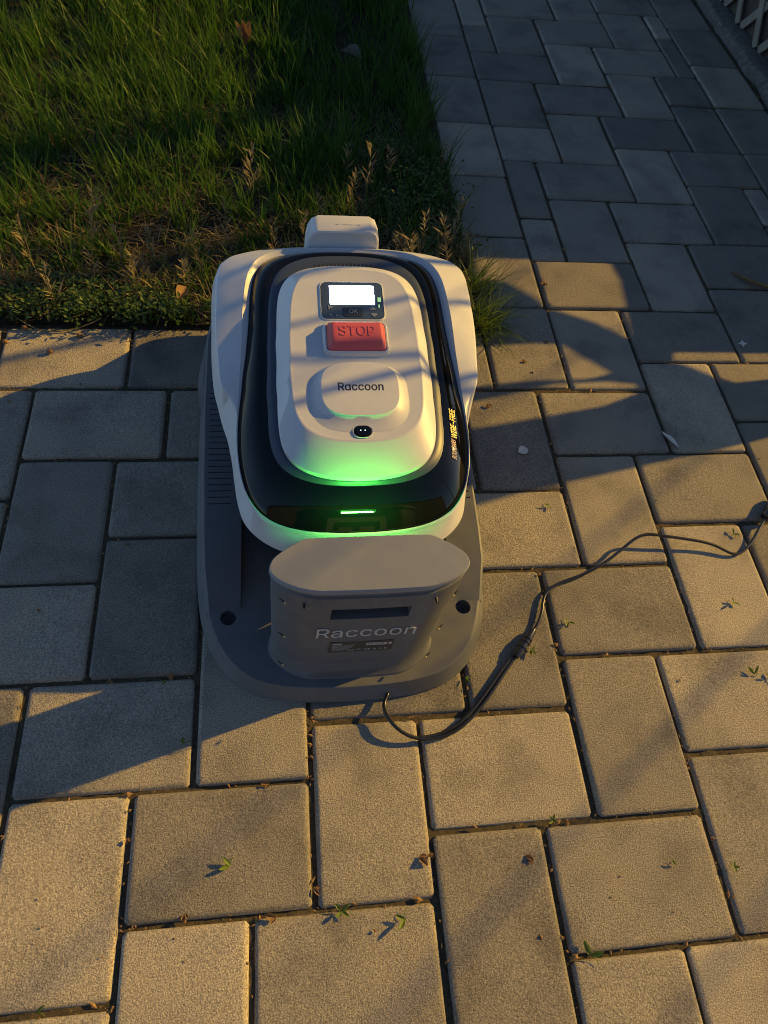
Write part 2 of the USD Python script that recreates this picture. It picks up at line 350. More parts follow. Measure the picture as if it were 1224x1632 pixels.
for hole in (L2, T1, PA, PB):
    outline = outline.difference(Polygon(toplane(hole, XS)).buffer(0))  # screen is out of view; holes shaped so sun patches land on the paving
outline = outline.difference(sbox(1.74, .70, 2.06, TOP + .1))
polys = [g for g in getattr(outline, 'geoms', [outline]) if g.area > 1e-3]
m = [trimesh.creation.extrude_polygon(g, 0.022, engine='earcut') for g in polys]
for t in m:
    v = t.vertices.copy(); t.vertices = np.c_[XS + v[:, 2], v[:, 0], v[:, 1] + 0.0]
scr = thing('garden_screen', 'unseen cut-out screen right of the path, its holes shaped to drop sun patches', 'screen', (XS, 1.9, 0))
for t in m: part(scr, 'board', t, 'dark_wood')

for (y0, z0, y1, z1, w) in ((1.43, .84, 1.45, 1.5, .016), (1.61, .84, 1.62, 1.5, .012), (1.735, .84, 1.745, 1.5, .022), (1.83, .84, 1.83, 1.5, .018), (1.30, .9, 1.62, 1.42, .016), (2.1, .84, 2.1, 1.5, .022), (2.3, .84, 2.3, 1.5, .022), (2.44, .84, 2.44, 1.5, .03)):
    part(scr, 'slat', slat(y0, z0, y1, z1, XS + .03, w=w), 'dark_wood')  # out of view, set to throw shadow bands over the mower
tr = thing('garden_trellis', 'unseen tall trellis of slanting slats, placed to cast faint streaks on the paving', 'trellis', (4.7, 1.5, 0))
part(tr, 'post', bx(4.68, 4.74, -.85, -.79, 0, 2.9), 'dark_wood'); part(tr, 'post', bx(4.68, 4.74, 3.06, 3.12, 0, 2.9), 'dark_wood')
for k, (y0, w) in enumerate([(-0.35, .006), (0.12, .009), (.62, .007), (.98, .010), (1.42, .008), (1.92, .008), (2.3, .009)]):
    part(tr, 'slat', slat(y0 - .42, 2.8, y0 + 1.2, 0.8, 4.7 + 0.008 * (k % 2), w=w), 'dark_wood')  # out of view; thin slats placed for soft streaks on the front pavers
house = thing('house', 'unseen rendered building beyond the deck, placed to darken the upper path', 'house', (7.5, 12, 0))
part(house, 'wall', bx(5.4, 11, 9.2, 16, 0, 5.2), 'wall_render')  # out of view; blocks sky light over the far end of the path
part(house, 'roof', loft([np.array([[5.0, 8.8, 5.2], [11.4, 8.8, 5.2], [11.4, 16.4, 5.2], [5.0, 16.4, 5.2]]), np.array([[5.0, 8.8, 5.4], [11.4, 8.8, 5.4], [11.4, 16.4, 5.4], [5.0, 16.4, 5.4]]), np.array([[6.5, 12.5, 7.0], [9.9, 12.5, 7.0], [9.9, 12.7, 7.0], [6.5, 12.7, 7.0]])], True, True), 'dark_wood')

wall = thing('garden_wall', 'unseen wall behind the camera, placed to darken and warm the dock front', 'wall', (0.5, -3.2, 0))
part(wall, 'masonry', bx(-4, 6, -3.35, -3.1, 0, 2.3), 'wall_render'); part(wall, 'coping', bx(-4.05, 6.05, -3.4, -3.05, 2.302, 2.38), 'kerb_concrete')  # out of view; cuts sky light and bounces warmth onto the tower front

# ------------------------------------------------------------------ mower and its charging dock, drawn in their own frame (x across, y away from the tower)
XC, TH, KS, YO = 0.37964, math.radians(0.4138), 0.06, 0.6
_n = np.array([math.cos(TH), math.sin(TH), 0]); _t = np.array([-math.sin(TH), math.cos(TH), 0])
def W(p):
    p = np.asarray(p, float).reshape(-1, 3)
    return np.array([XC, YO, 0]) + np.outer(p[:, 0] + KS * p[:, 2], _n) + np.outer(p[:, 1] - YO, _t) + np.outer(p[:, 2], [0, 0, 1])
def WM(mesh):
    m = tm(mesh).copy(); m.vertices = W(m.vertices); return m
from scipy.interpolate import PchipInterpolator
YC = 0.87
def full(h):
    """mirror a half contour (front to back along +x) into a closed counter-clockwise ring"""
    h = np.asarray(h, float); l = h[1:-1][::-1] * [-1, 1, 1]
    return np.vstack([h, l])
def resample(pts, n=49):
    """half contour through the given points, at the polar angles the others use"""
    p = np.asarray(pts, float); a = np.arctan2(p[:, 0], -(p[:, 1] - YC)); r = np.hypot(p[:, 0], p[:, 1] - YC)
    from scipy.interpolate import PchipInterpolator
    t = np.linspace(0, np.pi, n); R = PchipInterpolator(a, r)(t); Z = PchipInterpolator(a, p[:, 2])(t)
    return np.c_[R * np.sin(t), YC - R * np.cos(t), Z]
def dens(h, n=145):
    from scipy.interpolate import PchipInterpolator
    h = np.asarray(h, float); a = np.linspace(0, np.pi, len(h)); r = np.hypot(h[:, 0], h[:, 1] - YC); t = np.linspace(0, np.pi, n)
    R = PchipInterpolator(a, r)(t); Z = PchipInterpolator(a, h[:, 2])(t)
    return np.c_[R * np.sin(t), YC - R * np.cos(t), Z]
def contour(pts, fz, soft=1.4):
    from scipy.ndimage import gaussian_filter1d
    p = np.array(pts, float); h = dens(resample(np.c_[p, np.zeros(len(p))], 145), 145); r = np.hypot(h[:, 0], h[:, 1] - YC)
    r = gaussian_filter1d(np.r_[r[::-1][:-1], r, r[::-1][1:]], soft * 3)[144:289]; t = np.linspace(0, np.pi, 145)
    y = YC - r * np.cos(t); return np.c_[r * np.sin(t), y, fz(y)]
f3 = PchipInterpolator([.50, .53, .57, .62, .66, .72, .79, .95, 1.1, 1.16, 1.25], [.219, .226, .236, .2505, .260, .273, .286, .315, .335, .340, .343])
f4 = lambda y: .298 + .115 * (y - .65)
f5 = lambda y: .315 + .10 * (y - .67)
f6 = lambda y: 0.343 + 0.10 * (y - 0.70)
C3 = contour([(0, .561), (.05, .562), (.082, .565), (.125, .573), (.163, .590), (.190, .622), (.204, .667), (.210, .71), (.2112, .75), (.2085, .80), (.204, .85), (.199, .90), (.1945, .955), (.192, 1.0), (.190, 1.05), (.184, 1.10), (.170, 1.137), (.145, 1.155), (.10, 1.164), (.05, 1.167), (0, 1.168)], f3, 1.0)
C4 = contour([(0, .618), (.045, .6195), (.085, .626), (.115, .638), (.138, .657), (.151, .685), (.156, .72), (.158, .78), (.158, .87), (.157, .94), (.1555, 1.0), (.151, 1.05), (.141, 1.09), (.120, 1.117), (.08, 1.136), (.04, 1.142), (0, 1.143)], f4, 1.0)
C5 = contour([(0, .622), (.04, .624), (.075, .631), (.105, .645), (.125, .665), (.1355, .695), (.140, .74), (.1415, .80), (.1415, .87), (.141, .94), (.1395, .99), (.135, 1.035), (.122, 1.070), (.097, 1.092), (.06, 1.103), (0, 1.107)], f5, 1.0)
C6 = contour([(0, .681), (.045, .683), (.080, .694), (.103, .717), (.113, .75), (.117, .80), (.118, .87), (.117, .93), (.113, .99), (.103, 1.035), (.082, 1.062), (.050, 1.070), (0, 1.072)], f6, 1.4)
def radial(h, d, dz=0.0):
    h = h.copy(); r = np.hypot(h[:, 0], h[:, 1] - YC); k = (r + d) / r
    h[:, 0] = h[:, 0] * k; h[:, 1] = YC + (h[:, 1] - YC) * k; h[:, 2] += dz; return h
def mixh(a, b, t, dz=0.0):
    m = a * (1 - t) + b * t; m[:, 2] += dz; return m
DY = -0.0102                                                        # everything on the cover plate sits this much nearer the tower
S1 = dens(resample([(0, .532, .205), (.082, .534, .205), (.136, .546, .205), (.161, .561, .205), (.183, .581, .205), (.200, .607, .205), (.210, .642, .205), (.217, .69, .205), (.223, .74, .208), (.233, .79, .215), (.247, .84, .224), (.257, .88, .236), (.2625, .93, .252), (.265, 1.0, .270), (.2665, 1.06, .282), (.2655, 1.11, .291), (.259, 1.15, .298), (.243, 1.175, .304), (.20, 1.195, .309), (.12, 1.203, .312), (0, 1.205, .312)]))
S2p = dens(resample([(0, .5565, .231), (.083, .5595, .2315), (.163, .584, .238), (.2065, .664, .2585), (.2145, .746, .276), (.2165, .795, .286), (.227, .822, .292), (.241, .843, .297), (.2495, .90, .304), (.2535, .94, .308), (.257, 1.03, .318), (.2565, 1.10, .323), (.250, 1.148, .324), (.234, 1.168, .325), (.19, 1.186, .327), (.12, 1.196, .329), (0, 1.2, .330)]))
so_ = PchipInterpolator([.5, .70, .80, .87, .93, 1.0, 1.07, 1.12, 1.15, 1.25], [.0016, .0018, .0028, .0055, .0095, .0138, .0138, .0115, .0090, .0080])(C3[:, 1])
S3l = radial(C3, so_); S3l[:, 2] += np.interp(so_, [.0016, .0138], [.001, .012])
mower = thing('robot_mower', 'white and black robot lawn mower with lit screen and red stop button', 'lawn mower', (XC, 0.9, 0.07))
S1i = radial(S1, -0.007, -0.008)
rings = [radial(S1, -0.02, -0.006), S1i, radial(S1, -0.0015, -0.004), S1, mixh(S1, S2p, .5), mixh(S1, S2p, .93), S2p, mixh(S2p, S3l, .06, 0.0012), mixh(S2p, S3l, .5, .0015), mixh(S2p, S3l, .96), S3l, mixh(S3l, C3, .12, -0.0008), C3, radial(C3, -0.001, -0.006)]
shell = part(mower, 'body_shell', WM(loft([full(r) for r in rings])), 'white_plastic', smooth=28)
def bez(t): return mixh(radial(C3, -0.0012, -0.0012), C4, t, 0.008 * math.sin(math.pi * t))
part(mower, 'gloss_bezel', WM(loft([full(radial(C3, -0.001, -0.008))] + [full(bez(t)) for t in np.linspace(0, 1, 9)])), 'bezel_gloss', smooth=40)
part(mower, 'trim_ring', WM(loft([full(bez(1.0)), full(radial(C4, -0.0015, 0.0008)), full(mixh(C4, C5, .55, 0.0003)), full(radial(C5, -0.002, -0.006))])), 'ring_plastic', smooth=30)
# raised cover plate
P0 = radial(C5, 0, -0.008)
C6b = C6.copy(); C6b[:, 2] = f6(C6b[:, 1])
plate_r = [P0, C5, radial(C5, -0.0015, 0.0022), mixh(radial(C5, -0.004, 0.0034), C6b, .5, 0.0022), mixh(radial(C5, -0.004, 0.0034), C6b, .93, 0.0006), C6b, radial(C6b, -0.003, 0.0002)]
inn = radial(C6b, -0.006); inn[:, 2] = f6(inn[:, 1]) - 0.0004
cen = radial(C6b, -0.05); cen[:, 2] = f6(cen[:, 1]) - 0.0004
plate = part(mower, 'cover_plate', WM(loft([full(r) for r in plate_r + [inn, cen]], False, True)), 'white_satin', smooth=28)
for i in range(17):
    x = -0.064 + 0.128 * i / 16
    k = int(np.argmin(np.abs(C5[73:, 0] - abs(x)))) + 73; y = C5[k, 1]
    part(mower, 'vent_slot', WM(bx(x - 0.0019, x + 0.0019, y - 0.0095, y + 0.0008, C5[k, 2] - 0.006, C5[k, 2] + 0.0066)), 'dark_recess')
def onplane(outs, zs):
    """stack of flat outlines lifted onto the sloping cover plate"""
    return [np.c_[o[:, 0], o[:, 1] + DY, f6(o[:, 1] + DY) + z - 0.0004] for o, z in zip(outs, zs)]
# badge with sloping flanks
bad = lambda g, gf=0.0: superell(0.002, 0.791 - gf / 2, 0.0700 + g, 0.0580 + g * .6 + gf / 2, 3.0)
outs = [superell(0.002, 0.781, 0.088, 0.0735, 3.0), superell(0.002, 0.786, 0.0775, 0.0645, 3.0), bad(0.001), bad(-0.0012), bad(-0.012), bad(-0.04)]
badge = part(mower, 'badge', WM(loft(onplane(outs, [0.0002, 0.0034, 0.0094, 0.0111, 0.0116, 0.0118]), False, True)), 'white_satin', smooth=32)
def flat_on(mesh, x, y, z, rot=0.0):
    v = mesh.vertices; c, s = math.cos(rot), math.sin(rot)
    X = x + c * v[:, 0] - s * v[:, 1]; Y = y + DY + s * v[:, 0] + c * v[:, 1]
    return trimesh.Trimesh(np.c_[X, Y, f6(Y) + z + v[:, 2]], mesh.faces, process=False)
part(badge, 'lettering', WM(flat_on(text('R\u0251ccoon', 0.081, 0.0162, 0.0006, bold=True), -0.0377, 0.786, 0.0109)), 'navy_print')
# stop button in its raised surround
sr = lambda g, r=0.012: rrect(0.0025, 0.9085, 0.0595 + g, 0.0375 + g, r + g)
sur = part(mower, 'button_surround', WM(loft(onplane([sr(0.0015), sr(0.0), sr(-0.002), sr(-0.0045), sr(-0.0055)], [-0.001, 0.0065, 0.0082, 0.0082, 0.002]), False, False)), 'white_satin', smooth=30)
sb = lambda g, r=0.009: rrect(0.0025, 0.9085, 0.0540 + g, 0.0320 + g, max(r + g, 0.002))
stop = part(mower, 'stop_button', WM(loft(onplane([sb(0), sb(0), sb(-0.002), sb(-0.0085), sb(-0.0105), sb(-0.02)], [0.0, 0.0085, 0.0110, 0.0195, 0.0206, 0.0208]), False, True)), 'red_rubber', smooth=30)
part(stop, 'lettering', WM(flat_on(text('STOP', 0.066, 0.022, 0.0007), -0.0308, 0.8995, 0.0206)), 'red_rubber')
# control panel
cp = lambda g: rrect(0.0012, 1.0015, 0.0600 + g, 0.0460 + g, 0.012 + g)
part(mower, 'panel_frame', WM(loft(onplane([cp(0.0022), cp(0.0016), cp(0.0), cp(-0.0006)], [-0.001, 0.0018, 0.0024, 0.0006]))), 'white_satin', smooth=30)
panel = part(mower, 'control_panel', WM(loft(onplane([cp(-0.0004), cp(-0.0004), cp(-0.0016), cp(-0.01)], [0.0, 0.0012, 0.0018, 0.0018]), False, True)), 'panel_glass_bloom', smooth=30)
part(panel, 'screen', WM(loft(onplane([rrect(0.0015, 1.0150, 0.0428, 0.0232, 0.0015)] * 2, [0.0015, 0.0026]), False, True)), 'screen_glow')
def flatpoly(pts, h=0.0007): return trimesh.creation.extrude_polygon(Polygon(pts), h, engine='earcut')
part(panel, 'key', WM(loft(onplane([rrect(0.0015, 0.9735, 0.019, 0.0125, 0.006)] * 2 + [rrect(0.0015, 0.9735, 0.017, 0.0105, 0.005)], [0.0015, 0.0026, 0.0032]), False, True)), 'key_face', smooth=30)
part(panel, 'key_lettering', WM(flat_on(text('OK', 0.0165, 0.0105, 0.0006), -0.0067, 0.9685, 0.0030)), 'key_print')
for x, y, pts in ((-0.041, 0.984, [(-.004, -.005), (.006, 0), (-.004, .005)]), (0.040, 0.982, [(-.0065, -.0035), (.0065, -.0035), (0, .0045)]), (0.041, 0.9655, [(-.0065, .0025), (0, -.0045), (.0065, .0025), (.004, .0045), (-.004, .0045)]), (-0.041, 0.9655, [(-.003, 0), (.001, .004), (.001, -.004)]), (-0.030, 0.9640, [(-.0015, -.0015), (.0015, -.0015), (.0015, .0015), (-.0015, .0015)])):
    part(panel, 'key_symbol', WM(flat_on(flatpoly(pts), x, y, 0.0017)), 'key_print')
for x, y, w, h in ((0.0535, 1.004, 0.0032, 0.0050), (0.0520, 0.988, 0.0013, 0.0036)):
    part(panel, 'status_symbol', WM(flat_on(flatpoly([(-w, -h), (w, -h), (w, h), (-w, h)]), x, y, 0.0017)), 'icon_glow')
# sensor window
so = lambda g: rrect(0.0018, 0.7085, 0.0155 + g, 0.0115 + g, 0.0112 + g)
sen = part(mower, 'sensor_window', WM(loft(onplane([so(0), so(0), so(-0.002), so(-0.006)], [-0.002, 0.0024, 0.0034, 0.0036]), False, True)), 'bezel_gloss', smooth=40)
part(mower, 'sensor_bezel', WM(loft(onplane([so(0.0022), so(0.0018), so(0.0004)], [-0.002, 0.0022, 0.0016]))), 'white_satin', smooth=30)
for x in (-0.0022, 0.0058):
    part(sen, 'sensor_light', WM(flat_on(flatpoly([(.0011 * math.cos(a), .0011 * math.sin(a)) for a in np.linspace(0, 6.28, 9)[:-1]]), x, 0.7085, 0.0032)), 'sensor_glow')
# printing on the bezel's right flank
BR_ = np.array([bez(t) for t in np.linspace(0, 1, 9)])
def drape(mesh, lift_=0.0022):
    v = mesh.vertices; out = v.copy()
    for i, (x, y, z) in enumerate(v):
        a = np.arctan2(x, -(y - YC)) / np.pi * (BR_.shape[1] - 1); k = int(np.clip(a, 0, BR_.shape[1] - 2)); w = a - k
        row = BR_[:, k] * (1 - w) + BR_[:, k + 1] * w; r = np.hypot(row[:, 0], row[:, 1] - YC)
        out[i, 2] = np.interp(np.hypot(x, y - YC), r[::-1], row[::-1, 2]) + lift_ + z
    return trimesh.Trimesh(out, mesh.faces, process=False)
def side_text(s, y0, length, height, x0, slope, bold):
    t = text(s, length, height, 0.0004, bold, shear=0.15); v = t.vertices.copy()
    t.vertices = np.c_[x0 + slope * v[:, 0] - v[:, 1], y0 + v[:, 0], v[:, 2]]; return t
part(mower, 'side_lettering', WM(drape(side_text('BOUNDARY', 0.674, 0.037, 0.0095, 0.1785, 0.03, False))), 'pink_print')
part(mower, 'side_lettering', WM(drape(side_text('WIRE-FREE', 0.7135, 0.060, 0.0115, 0.1825, 0.03, True))), 'yellow_print')
# antenna block at the rear
ax = [(-.0765, .300), (-.0765, .338), (-.0740, .358), (-.067, .373), (-.053, .381), (.053, .381), (.067, .373), (.0740, .358), (.0765, .338), (.0765, .300)]
def ant(y, s, dz): return np.array([[x * s, y, .30 + (z - .30) * s + dz] for x, z in ax])[::-1]
part(mower, 'antenna', WM(loft([ant(1.1895, 0.90, 0), ant(1.188, .95, -0.001), ant(1.1895, .98, 0), ant(1.196, 1.0, 0.0), ant(1.226, 1.0, 0.003), ant(1.234, .985, 0.004), ant(1.236, .93, 0.004)], True, True)), 'white_satin', smooth=35)
t = text('\u2022\u2013\u2022\u2022\u2013\u2022', 0.05, 0.004, 0.0004); t.vertices = np.c_[t.vertices[:, 0] - 0.016, 1.206 + t.vertices[:, 1], 0.3830 + 0.1 * (t.vertices[:, 1]) + t.vertices[:, 2]]
part(mower, 'antenna_mark', WM(t), 'grey_print')
# chassis and wheels
G0 = dens(resample([(0, .60, .075), (.10, .605, .075), (.16, .64, .075), (.185, .70, .075), (.19, .9, .075), (.20, 1.1, .075), (.19, 1.27, .075), (.12, 1.32, .075), (0, 1.33, .075)]))
G1 = dens(resample([(0, .575, .13), (.10, .58, .13), (.165, .61, .13), (.20, .68, .13), (.215, .80, .13), (.22, 1.0, .13), (.225, 1.15, .13), (.21, 1.30, .13), (.13, 1.36, .13), (0, 1.37, .13)]))
G2 = radial(S1, -0.016, -0.004)
G2b = G2.copy(); G2b[:, 1] = np.where(G2b[:, 1] > 1.1, G2b[:, 1] + (G2b[:, 1] - 1.1) * 0.6, G2b[:, 1]); G2b[:, 2] -= 0.07 * np.clip((G2b[:, 1] - 1.1) / .1, 0, 1)
part(mower, 'chassis', WM(loft([full(G0), full(G1), full(mixh(G1, G2b, .6)), full(G2b), full(G2), full(radial(G2, -.03, .004))], True, False)), 'chassis_plastic', smooth=40)
for s in (-1, 1):
    w = part(mower, 'rear_wheel', WM(cylinder([s * .205, 1.17, .165], [s * .248, 1.17, .165], .098, 40)), 'tyre_rubber', smooth=40)
    part(w, 'hub', WM(cylinder([s * .24, 1.17, .165], [s * .252, 1.17, .165], .05, 24)), 'dock_plastic', smooth=40)

# ---- dock
dock = thing('charging_dock', 'grey charging dock with base plate and lettered tower', 'charging dock', (XC, 0.75, 0))
bo = np.array([(0, .334), (.093, .338), (.168, .353), (.215, .381), (.250, .425), (.271, .472), (.284, .53), (.292, .62), (.297, .75), (.300, 1.0), (.300, 1.22), (.290, 1.275), (.262, 1.30), (0, 1.305)])
from scipy.interpolate import CubicSpline, PchipInterpolator
def smooth_half(p, n=60):
    s = np.r_[0, np.cumsum(np.hypot(*np.diff(p, axis=0).T))]; t = np.linspace(0, s[-1], n)
    return np.c_[PchipInterpolator(s, p[:, 0])(t), PchipInterpolator(s, p[:, 1])(t)]
def ring2(p): return np.vstack([p, (p[1:-1] * [-1, 1])[::-1]])
bh = smooth_half(bo)
def inset(h, d):
    q = Polygon(ring2(h)).buffer(-d, quad_segs=8)
    c = np.array([0, .80]); a = np.arctan2(h[:, 0], -(h[:, 1] - c[1])); out = []
    ex = np.array(q.exterior.coords)[:-1]; ea = np.arctan2(ex[:, 0], -(ex[:, 1] - c[1])); er = np.hypot(ex[:, 0], ex[:, 1] - c[1]); o = np.argsort(ea)
    A, R = np.r_[ea[o] - 2 * np.pi, ea[o], ea[o] + 2 * np.pi], np.r_[er[o], er[o], er[o]]; r = np.interp(a, A, R)
    return np.c_[r * np.sin(a), c[1] - r * np.cos(a)]
def at(h, z): r = ring2(h); return np.c_[r, np.full(len(r), z)]
base = loft([at(bh, 0.002), at(inset(bh, 0.003), 0.012), at(inset(bh, 0.014), 0.030), at(inset(bh, 0.017), 0.0345), at(inset(bh, 0.021), 0.0355)], True, True)
B = man(base)
def prism(pts, y0, y1):
    r = lambda y: np.array([[x, y, z] for x, z in pts]); return man(loft([r(y0)[::-1], r(y1)[::-1]], True, True))
rails = []
for s in (-1, 1):
    pf = lambda xi, xo, y, z: np.array([[s * xi, y, .02], [s * xo, y, .02], [s * (xo - .004), y, z - .004], [s * (xo - .009), y, z], [s * xi, y, z]])
    st = [(.205, .272, .512, .0352), (.205, .281, .590, .068), (.205, .285, .66, .070), (.205, .290, .80, .070), (.205, .294, 1.0, .070), (.205, .294, 1.20, .070), (.205, .285, 1.265, .066), (.205, .278, 1.28, .04)]
    rr = [pf(*q) for q in st]
    rails.append(man(loft([r[::-1] if s > 0 else r for r in rr], True, True)))
for r in rails:
    if r.volume() < 0: pass
    B = B + r
for s in (-1, 1):
    B = B - man(cylinder([s * .228, .499, .016], [s * .228, .499, .06], .0150, 28))
for k in range(34):                                                   # grip slots across both rails
    y = .735 + .0155 * k
    for s in (-1, 1):
        a, b = sorted((s * .226, s * (.272 + .003 * min(1, (y - .7) / .3)))); B = B - man(bx(a, b, y - .0013, y + .0013, .0655, .08))
for k in range(16):
    y = 1.0 + .0165 * k
    for s in (-1, 1):
        a, b = sorted((s * .2895, s * .31)); B = B - man(bx(a, b, y - .0035, y + .0035, .045, .08))
base_part = part(dock, 'base_plate', WM(B), 'dock_plastic', smooth=24)
for s in (-1, 1):
    part(base_part, 'anchor_bolt', WM([cylinder([s * .228, .499, .0155], [s * .228, .499, .0205], .0075, 12)]), 'dark_recess', smooth=30)
# tower
cap_h = smooth_half(np.array([(0, .408), (.05, .4085), (.083, .4095), (.113, .416), (.138, .4275), (.153, .439), (.1605, .452), (.156, .468), (.143, .481), (.123, .495), (.099, .506), (0, .507)]), 44)
cap_c = .457
def tow(z, g=0.0):
    k = (z - .04) / .26; hw = .148 + .010 * k; yf = .3855 + .021 * k; yb = .498 + .006 * k
    h = cap_h.copy(); h[:, 0] *= (hw + (.42 * g if g > 0 else g)) / .1605; m = (h[:, 1] - .408) / (.507 - .408); h[:, 1] = (yf - g) + m * (yb - yf + 2 * g); return at(h, z)
T = man(loft([tow(.030, .018), tow(.0365, .0175), tow(.039, .0150), tow(.044, .0085), tow(.054, .003), tow(.070, 0), tow(.18, 0), tow(.292, 0), tow(.2945, -.003), tow(.303, -.003)], True, True))
def face_y(z): return .3855 + .021 * (z - .04) / .26
T = T - man(bx(-.0600, .0700, .36, face_y(.24) + .020, .2265, .2590))
body = part(dock, 'tower', WM(T), 'dock_plastic', smooth=30)
def capr(g, z):
    h = cap_h.copy(); h[:, 0] *= (.1605 + g) / .1605; m = (h[:, 1] - .408) / .099; h[:, 1] = .408 - g + m * (.099 + 2 * g); return at(h, z)
part(dock, 'tower_cap', WM(loft([capr(-.004, .3012), capr(-.0005, .3018), capr(0, .3040), capr(0, .3125), capr(-.0018, .3150), capr(-.012, .3154)], True, True)), 'dock_cap_plastic', smooth=30)
def on_face(mesh, x, z, lift_=0.0006):
    v = mesh.vertices; Z = z + v[:, 1]
    return trimesh.Trimesh(np.c_[x + v[:, 0], face_y(Z) - lift_ - v[:, 2], Z], mesh.faces, process=False)
part(body, 'lettering', WM(on_face(text('Raccoon', 0.170, 0.0315, 0.0006), -.0785, .1655, 0.0)), 'grey_print')
lb = part(body, 'label', WM(on_face(flatpoly([(-.0525, 0), (.0595, 0), (.0595, .037), (-.0525, .037)], .0005), 0, .1085, 0.0)), 'label_print')
marks = []
def bar(x, z, w, h): marks.append(on_face(flatpoly([(0, 0), (w, 0), (w, h), (0, h)], .0003), x, z, .0005))
bar(-.047, .1385, .016, .0026)
for i, (w, z) in enumerate([(.038, .1335), (.036, .1300), (.030, .1265), (.034, .1230), (.028, .1195), (.022, .1160)]):
    x = -.047
    while x < -.047 + w:
        q = .0012 + .0016 * ((i * 7 + int(x * 3000)) % 3); bar(x, z, q, .0011); x += q + .0009
wb = unary_union([Polygon([(0, 0), (.036, 0), (.036, .0085), (0, .0085)])]).difference(Polygon([(.002, .0016), (.034, .0016), (.034, .0069), (.002, .0069)]))
marks.append(on_face(trimesh.creation.extrude_polygon(wb, .0003, engine='earcut'), .012, .1305, .0005))
x = .0155
for k in range(15): bar(x, .1330, .0008 + .0006 * (k * 5 % 3), .0038); x += .0021
bar(.051, .1315, .006, .007)
for s, x, w in (('UK', -.020, .006), ('CA', -.0125, .006), ('FC', -.002, .0075), ('C \u20ac', .0095, .012), ('\u2302', .026, .006), ('X', .036, .006), ('R', .046, .006)):
    if s == 'C \u20ac': s = 'CE'
    if s == '\u2302': s = 'A'
    marks.append(on_face(text(s, w, .0046, .0003), x, .1135, .0005))
part(lb, 'label_lettering', WM(marks), 'grey_print')
for s in (-1, 1):
    for w, y, z in ((.1385, .4135, .277), (.1355, .3995, .175), (.1335, .388, .073)):
        d = np.array([s * .62, -.785, 0]); tv = np.array([-d[1], d[0], 0]) * s
        c = np.array([s * w, y + .0015, z])
        for nm, r, off, q, lk in (('screw_slot', .0078, 0.0, (1.0, .16, .24), 'dark_recess'), ('screw', .0020, -.0052, (1, 1, 1), 'brass')):
            sph = trimesh.creation.icosphere(2, r); v_ = sph.vertices * np.array(q)
            sph.vertices = c + d * (.0006 if off else 0) + tv * off + np.outer(v_[:, 0], tv) + np.outer(v_[:, 1], d) + np.outer(v_[:, 2] + .22 * v_[:, 0], [0, 0, 1.0])
            part(body, nm, WM(sph), lk, smooth=True)
for x in (-.105, .108):
    part(body, 'pin_hole', WM(cylinder([x, face_y(.272) - .0012, .272], [x, face_y(.272) + .01, .272], .0022, 8)), 'dark_recess')
# the tower's far side, seen mirrored in the bezel: status light and pale marker plate
def back_y(z): return .498 + .006 * (z - .04) / .26
LZ = 0.292
part(dock, 'status_light', WM(bx(-.034, .034, back_y(LZ), back_y(LZ) + .0006, LZ - .0028, LZ + .0028)), 'green_led')
part(dock, 'light_shroud', WM([bx(-.0385, -.0365, back_y(LZ), back_y(LZ) + .013, LZ - .0040, LZ + .0045), bx(.0365, .0385, back_y(LZ), back_y(LZ) + .013, LZ - .0040, LZ + .0045), bx(-.0385, .0385, back_y(LZ), back_y(LZ) + .0045, LZ - .0056, LZ - .0042)]), 'dark_recess')  # added lips that stop green light spilling onto base and paving
mk = Polygon([(-.062, .17), (.062, .17), (.062, .275), (-.062, .275)]).difference(Polygon([(-.048, .17), (.048, .17), (.048, .262), (-.048, .262)]))
mk = unary_union([mk, sbox(-.036, .205, -.006, .247), sbox(.008, .205, .036, .247)])
mt = trimesh.util.concatenate([trimesh.creation.extrude_polygon(g, .001, engine='earcut') for g in mk.geoms])
v = mt.vertices.copy(); mt.vertices = np.c_[-v[:, 0], back_y(.22) + .0006 + v[:, 2], v[:, 1]]
part(dock, 'marker_plate', WM(mt), 'petal_white')

# ------------------------------------------------------------------ cable
cab = [(.4480, .3420, .014), (.4435, .3335, .014), (.438, .3181, .016), (.4444, .2923, .02), (.4653, .2689, .018), (.4972, .2567, .010), (.5235, .2564, .0055), (.5599, .2646, .0045), (.5991, .2888, .0045), (.6424, .3304, .0045), (.6731, .3654, .005), (.7126, .4089, .006)]
cab2 = [(.7456, .4465, .007), (.7681, .4726, .007), (.7818, .4997, .007), (.7942, .5308, .006), (.8225, .5543, .006), (.8743, .5719, .008), (.9344, .5967, .014), (.9996, .6379, .022), (1.0238, .6521, .026), (1.0471, .6588, .027), (1.0762, .6569, .026), (1.1496, .647, .020), (1.222, .6275, .011), (1.2532, .615, .006), (1.2777, .6238, .006), (1.3188, .6608, .010), (1.3601, .704, .014)]
cable = thing('power_cable', 'thin black power cable looping from the dock across the pavers', 'cable', (.9, .5, 0))
part(cable, 'cord', tube(cab, .0036, 10), 'cable_rubber', smooth=True)
part(cable, 'cord', tube(cab2, .0034, 10), 'cable_rubber', smooth=True)
par = np.array(cab[5:]); tg = np.gradient(par, axis=0); sd = np.c_[-tg[:, 1], tg[:, 0], 0 * tg[:, 0]]; sd /= np.linalg.norm(sd, axis=1)[:, None]
par = par + sd * np.r_[.0015, .0045, .007, .0078, .0078, .0070, .0058][:len(par), None] + np.array([0, 0, .0012])
part(cable, 'cord', tube([tuple(q) for q in par], .0034, 10), 'cable_rubber', smooth=True)
p0, p1 = np.array([.7056, .4012, .0075]), np.array([.7486, .4500, .0085]); d = (p1 - p0) / np.linalg.norm(p1 - p0)
